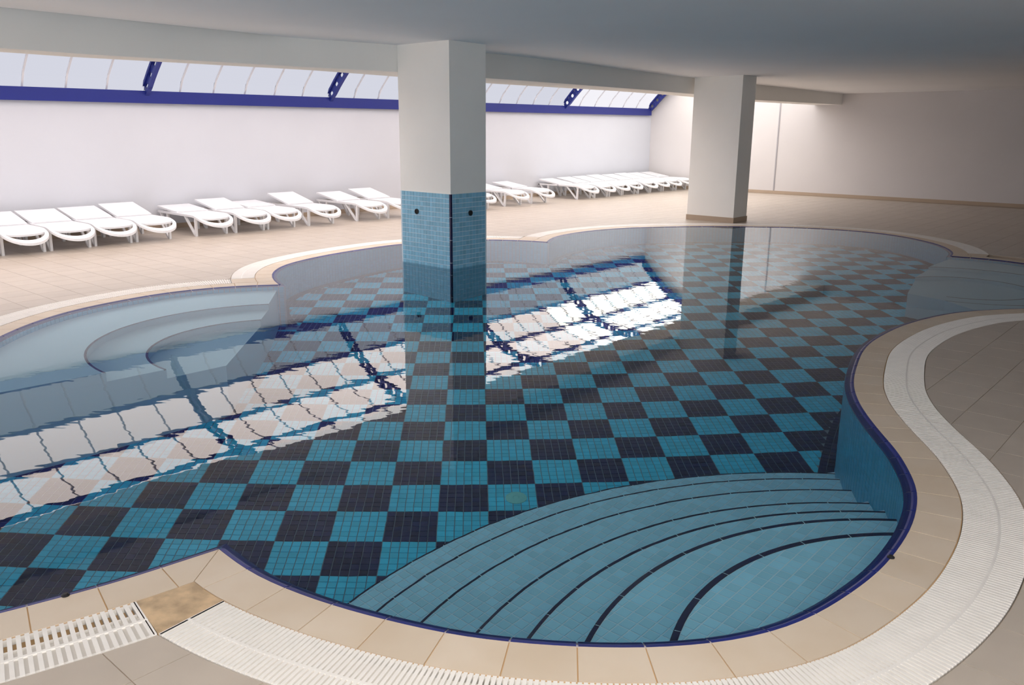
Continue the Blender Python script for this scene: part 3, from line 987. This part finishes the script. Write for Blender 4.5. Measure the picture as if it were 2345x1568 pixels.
# tips: where the gratings stop and a corner tile fills the kite
cut_s = {k: [0.0, CUR[k].len] for k in ORDER}
lp1, lp2 = loop(RING), loop(RING + GRAT)
for a, b in zip(ORDER, ORDER[1:] + ORDER[:1]):
    ra = seg_x(CUR[a].off(RING + GRAT)[len(CUR[a].P) // 2:], CUR[b].off(RING + GRAT)[: len(CUR[b].P) // 2])
    rb = seg_x(CUR[a].off(RING)[len(CUR[a].P) // 2:], CUR[b].off(RING)[: len(CUR[b].P) // 2])
    if not ra or not rb: continue
    ia = ra[0] + len(CUR[a].P) // 2; ib = ra[1]
    fine = lambda c_, p_: min(np.linspace(0, c_.len, 3000), key=lambda s_: np.hypot(*(c_.at(s_, RING + GRAT) - p_)))
    sa_, sb_ = fine(CUR[a], ra[2]), fine(CUR[b], ra[2])
    cut_s[a][1] = sa_ - 0.002; cut_s[b][0] = sb_ + 0.002
    M1, M2 = rb[2], ra[2]
    poly = [M2, CUR[a].at(sa_ - 0.005, RING + 0.003)]
    ja = rb[0] + len(CUR[a].P) // 2; jb = rb[1]
    for s in np.linspace(sa_, CUR[a].L[ja], 4)[1:-1]: poly.append(CUR[a].at(s, RING + 0.003))
    poly.append(M1)
    for s in np.linspace(CUR[b].L[jb], sb_, 4)[1:-1]: poly.append(CUR[b].at(s, RING + 0.003))
    poly.append(CUR[b].at(sb_ + 0.005, RING + 0.003))
    pc = np.mean(poly, axis=0)
    poly = [pc + (np.array(p) - pc) * 0.992 for p in poly]
    mb = MB(); mb.prism(poly, DZ - 0.08, DZ + 0.001)
    o = mb.obj('corner_tile', CORNER if b == 'near' else COPING, coping)
    if b == 'near': o['label'] = 'brown marbled corner tile'
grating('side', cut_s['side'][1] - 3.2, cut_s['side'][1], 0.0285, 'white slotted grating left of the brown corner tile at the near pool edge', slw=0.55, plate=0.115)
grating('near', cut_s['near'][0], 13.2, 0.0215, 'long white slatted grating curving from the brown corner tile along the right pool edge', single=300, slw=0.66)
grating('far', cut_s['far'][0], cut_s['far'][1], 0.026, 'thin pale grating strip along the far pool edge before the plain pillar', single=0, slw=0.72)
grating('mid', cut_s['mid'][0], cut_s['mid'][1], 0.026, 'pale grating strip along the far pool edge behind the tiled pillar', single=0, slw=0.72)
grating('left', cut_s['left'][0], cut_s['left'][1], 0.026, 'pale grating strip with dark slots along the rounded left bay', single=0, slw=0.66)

# ------------------------------------------------------------------ pillars
def pillar_box(u0, u1, t0, t1, z0, z1=None):
    c = [W(u0, t0), W(u1, t0), W(u1, t1), W(u0, t1)]
    mb = MB()
    mb.add([(p[0], p[1], z0) for p in c] + [(p[0], p[1], ceil_z(p) + 0.02 if z1 is None else z1) for p in c],
           [(3, 2, 1, 0), (4, 5, 6, 7), (0, 1, 5, 4), (1, 2, 6, 5), (2, 3, 7, 6), (3, 0, 4, 7)])
    return mb
u0, u1, t0, t1 = pillar_rects[0]
base = W3((u0 + u1) / 2, (t0 + t1) / 2, -DEP)
p1 = empty('pillar', base)
tag(p1, 'square white pillar standing in the pool, its lower part clad in blue mosaic', 'pillar')
inv1 = Matrix.Translation(-Vector(base))
def pp(mb, name, mat, root=p1, inv=inv1, **k):
    o = mb.obj(name, mat, root, **k); o.matrix_parent_inverse = inv; return o
TZ = 0.963
g = 0.008
pp(pillar_box(u0 + g, u1 - g, t0 + g, t1 - g, TZ - 0.01), 'shaft', PILLAR)
clad = pp(pillar_box(u0 + 0.004, u1 - 0.004, t0 + 0.004, t1 - 0.004, -DEP, TZ - 0.002), 'cladding', PGR2)
mb = MB()
ts_ = 0.06
def face_tiles(a, b, n2):
    L = np.hypot(*(b - a)); d = (b - a) / L
    nu = int(round((L - 0.05) / ts_)); w = (L - 0.05) / nu
    nz = int((TZ + DEP) / ts_); h = (TZ + DEP) / nz
    for i in range(nu):
        p, q = a + d * (0.025 + i * w + 0.0035), a + d * (0.025 + (i + 1) * w - 0.0035)
        for k in range(nz):
            z0, z1 = -DEP + k * h + 0.0035, -DEP + (k + 1) * h - 0.0035
            A, Bq = p + n2 * 0.004, q + n2 * 0.004
            mb.add([(*p, z0), (*q, z0), (*q, z1), (*p, z1), (*A, z0), (*Bq, z0), (*Bq, z1), (*A, z1)],
                   [(4, 5, 6, 7), (0, 1, 5, 4), (3, 7, 6, 2), (0, 4, 7, 3), (1, 2, 6, 5)])
q4 = [W(u0 + 0.004, t0 + 0.004), W(u1 - 0.004, t0 + 0.004), W(u1 - 0.004, t1 - 0.004), W(u0 + 0.004, t1 - 0.004)]
for i, n2 in enumerate((-BD, BN, BD, -BN)):
    face_tiles(q4[i], q4[(i + 1) % 4], n2)
me = me_new('pillar_mosaic', mb.v, mb.f, PTILE)
o = link('pillar_mosaic', me, clad, kind='stuff'); 
o.matrix_parent_inverse = Matrix.Identity(4)
for (u, t, su, st) in ((u1, t0, 1, -1),):
    z = -DEP
    zs = [-1.97, -1.68, -1.39, -1.10, -0.81, -0.52, -0.22, 0.08, 0.375, 0.67, TZ + 0.001]
    for za, zb in zip(zs, zs[1:]):
        m2 = MB()
        m2.prism([W(u - 0.024, t - 0.002), W(u + 0.001, t - 0.002), W(u + 0.002, t + 0.024), W(u - 0.004, t + 0.024), W(u - 0.006, t + 0.006), W(u - 0.024, t + 0.004)], za + 0.003, zb - 0.003)
        pp(m2, 'corner_trim', NAVY)
def nozzle(c, n3, r):
    n3 = Vector(n3); a = n3.cross(Vector((0, 0, 1))).normalized(); b = n3.cross(a)
    m2 = MB()
    c = Vector(c)
    m2.loft([[tuple(c + n3 * h + rr * (math.cos(x) * a + math.sin(x) * b)) for x in np.linspace(0, 2 * math.pi, 17)[:-1]]
             for rr, h in ((r, -0.004), (r, 0.012), (r * 0.75, 0.014), (r * 0.6, 0.004))])
    pp(m2, 'water_jet', BLACK)
nozzle(W3(6.07, t0, 0.703), (-BD[0], -BD[1], 0), 0.036)
nozzle(W3(u1, 1.335, 0.703), (BN[0], BN[1], 0), 0.036)

u0, u1, t0, t1 = pillar_rects[1]
base = W3((u0 + u1) / 2, (t0 + t1) / 2, DZ)
p2 = empty('pillar', base)
tag(p2, 'plain white square pillar standing on the deck with tan skirting', 'pillar')
inv2 = Matrix.Translation(-Vector(base))
pp(pillar_box(u0, u1, t0, t1, DZ), 'shaft', PILLAR, p2, inv2)
m2 = MB()
for a, b, n2 in ((W(u0 - 0.012, t0), W(u1 + 0.012, t0), -BD), (W(u1, t0), W(u1, t1), BN), (W(u0 - 0.012, t1), W(u1 + 0.012, t1), BD), (W(u0, t0), W(u0, t1), -BN)):
    m2.prism([a, b, b + n2 * 0.012, a + n2 * 0.012], DZ, DZ + 0.10)
pp(m2, 'skirting', SKIRT, p2, inv2)

# ------------------------------------------------------------------ sun loungers (local: x across, y towards the pool, z up)
SEAT_Z = 0.33
def lounger_parts():
    parts = {}
    w = 0.30
    # seat sheet with an elliptical foot end, the rim around it leaves the crescent hand slot
    def end_curve(half, y0, depth, n=16):
        return [(half * math.cos(a), y0 + depth * math.sin(a)) for a in np.linspace(0, math.pi, n)]
    def zz(y): return SEAT_Z + 0.015 - 0.45 * max(0.0, y - 1.25) ** 1.4
    mb = MB()
    rings = []
    for y in list(np.linspace(0.70, 1.40, 9)) + [1.42, 1.44, 1.455, 1.468, 1.476]:
        hw_ = (w - 0.03) * (math.sqrt(max(0.0, 1 - ((y - 1.40) / 0.078) ** 2)) if y > 1.40 else 1.0)
        rings.append([(-hw_, y, zz(y) - 0.027), (hw_, y, zz(y) - 0.027), (hw_, y, zz(y)), (-hw_, y, zz(y))])
    mb.loft(rings)
    parts['seat'] = mb
    mb = MB()
    side_y = [0.66, 0.85, 1.05, 1.2, 1.3]
    outer = [(w, y) for y in side_y] + end_curve(w, 1.40, 0.31, 24) + [(-w, y) for y in side_y[::-1]]
    inner = [(w - 0.045, y) for y in side_y] + end_curve(w - 0.045, 1.40, 0.23, 24) + [(-w + 0.045, y) for y in side_y[::-1]]
    mb.loft([[(o[0], o[1], zz(o[1]) - 0.035), (o[0], o[1], zz(o[1])), (i[0], i[1], zz(i[1])), (i[0], i[1], zz(i[1]) - 0.035)] for o, i in zip(outer, inner)])
    parts['rim'] = mb
    mb = MB()
    for sgn in (-1, 1):
        mb.loft([[(sgn * (w - 0.045), y, SEAT_Z - 0.02), (sgn * w, y, SEAT_Z - 0.02), (sgn * w, y, SEAT_Z + 0.018), (sgn * (w - 0.045), y, SEAT_Z + 0.018)] for y in (0.02, 0.68)])
    mb.loft([[(x, 0.02, SEAT_Z - 0.02), (x, 0.06, SEAT_Z - 0.02), (x, 0.06, SEAT_Z + 0.01), (x, 0.02, SEAT_Z + 0.01)] for x in (-w, w)])
    parts['frame'] = mb
    # backrest, hinged at its front edge (origin there), lies along -y
    mb = MB()
    mb.loft([[(-w + 0.02 - 0.01 * (y < -0.1), y, 0.0), (w - 0.02 + 0.01 * (y < -0.1), y, 0.0), (w - 0.02 + 0.01 * (y < -0.1), y, 0.03), (-w + 0.02 - 0.01 * (y < -0.1), y, 0.03)] for y in (0.0, -0.15, -0.45, -0.68)])
    parts['backrest'] = mb
    def vleg(sx, y_top, y_foot, lean):
        m = MB()
        x = sx * (w - 0.03)
        def bar(a, b, r):
            a, b = Vector(a), Vector(b)
            m.loft([[tuple(p + Vector((dx * r, dy * r * 1.3, 0))) for dx, dy in ((-1, -1), (1, -1), (1, 1), (-1, 1))] for p in (a, b)])
        bar((x, y_top, SEAT_Z - 0.01), (x, y_foot, 0.0), 0.017)
        bar((x, y_top - lean, SEAT_Z - 0.01), (x, y_foot - 0.02, 0.012), 0.017)
        return m
    parts['legs'] = [vleg(-1, 1.30, 1.28, 0.36), vleg(1, 1.30, 1.28, 0.36), vleg(-1, 0.34, 0.32, 0.26), vleg(1, 0.34, 0.32, 0.26)]
    return parts
LP = lounger_parts()
LOUNGE_ME = {}
def lounger(u, t, rz, back, label):
    ang_ = math.atan2(BN[1], BN[0]) - math.pi / 2 + rz
    root = empty('sun_lounger', W3(u, t, DZ))
    root.rotation_euler = (0, 0, ang_)
    tag(root, label, 'sun lounger', 'white sun loungers lined up along the wall')
    def part(name, key, mb, loc=(0, 0, 0), rot=(0, 0, 0), smooth=False):
        if key not in LOUNGE_ME:
            o = mb.obj(name, LWHITE, root)
            LOUNGE_ME[key] = o.data
        else:
            o = link(name, LOUNGE_ME[key], root)
        o.location = loc; o.rotation_euler = rot
        return o
    part('seat', 'seat', LP['seat'])
    part('rim', 'rim', LP['rim'])
    part('frame', 'frame', LP['frame'])
    part('backrest', 'back', LP['backrest'], (0, 0.69, SEAT_Z + 0.005), (-math.radians(back), 0, 0))
    for i, m_ in enumerate(LP['legs']): part('leg', 'leg%d' % i, m_)
ORD = ['first', 'second', 'third', 'fourth', 'fifth', 'sixth', 'seventh', 'eighth', 'ninth', 'tenth', 'eleventh', 'twelfth']
LT = [(-2.92, 9), (-2.28, 11), (-1.65, 11), (-1.01, 11), (-0.37, 13), (0.64, 5), (1.31, 11), (1.98, 4), (2.78, 14), (3.92, 10), (4.68, 13)]
for i, (t, b) in enumerate(LT):
    lab = 'white plastic sun lounger by the wall left of the tiled pillar, %s from the left' % ORD[i]
    lounger(0.06 + random.uniform(0, 0.10), t, random.uniform(-0.015, 0.015), b, lab)
RT = [(7.05, 6), (8.25, 8), (9.15, 8), (10.98, 8), (11.68, 9), (12.37, 9), (13.05, 10), (13.72, 9), (14.39, 10), (15.05, 9), (15.71, 9)]
for i, (t, b) in enumerate(RT):
    lab = 'white plastic sun lounger by the wall between the two pillars, %s from the tiled pillar' % ORD[i]
    lounger(0.06 + random.uniform(0, 0.08), t, random.uniform(-0.015, 0.015), b, lab)
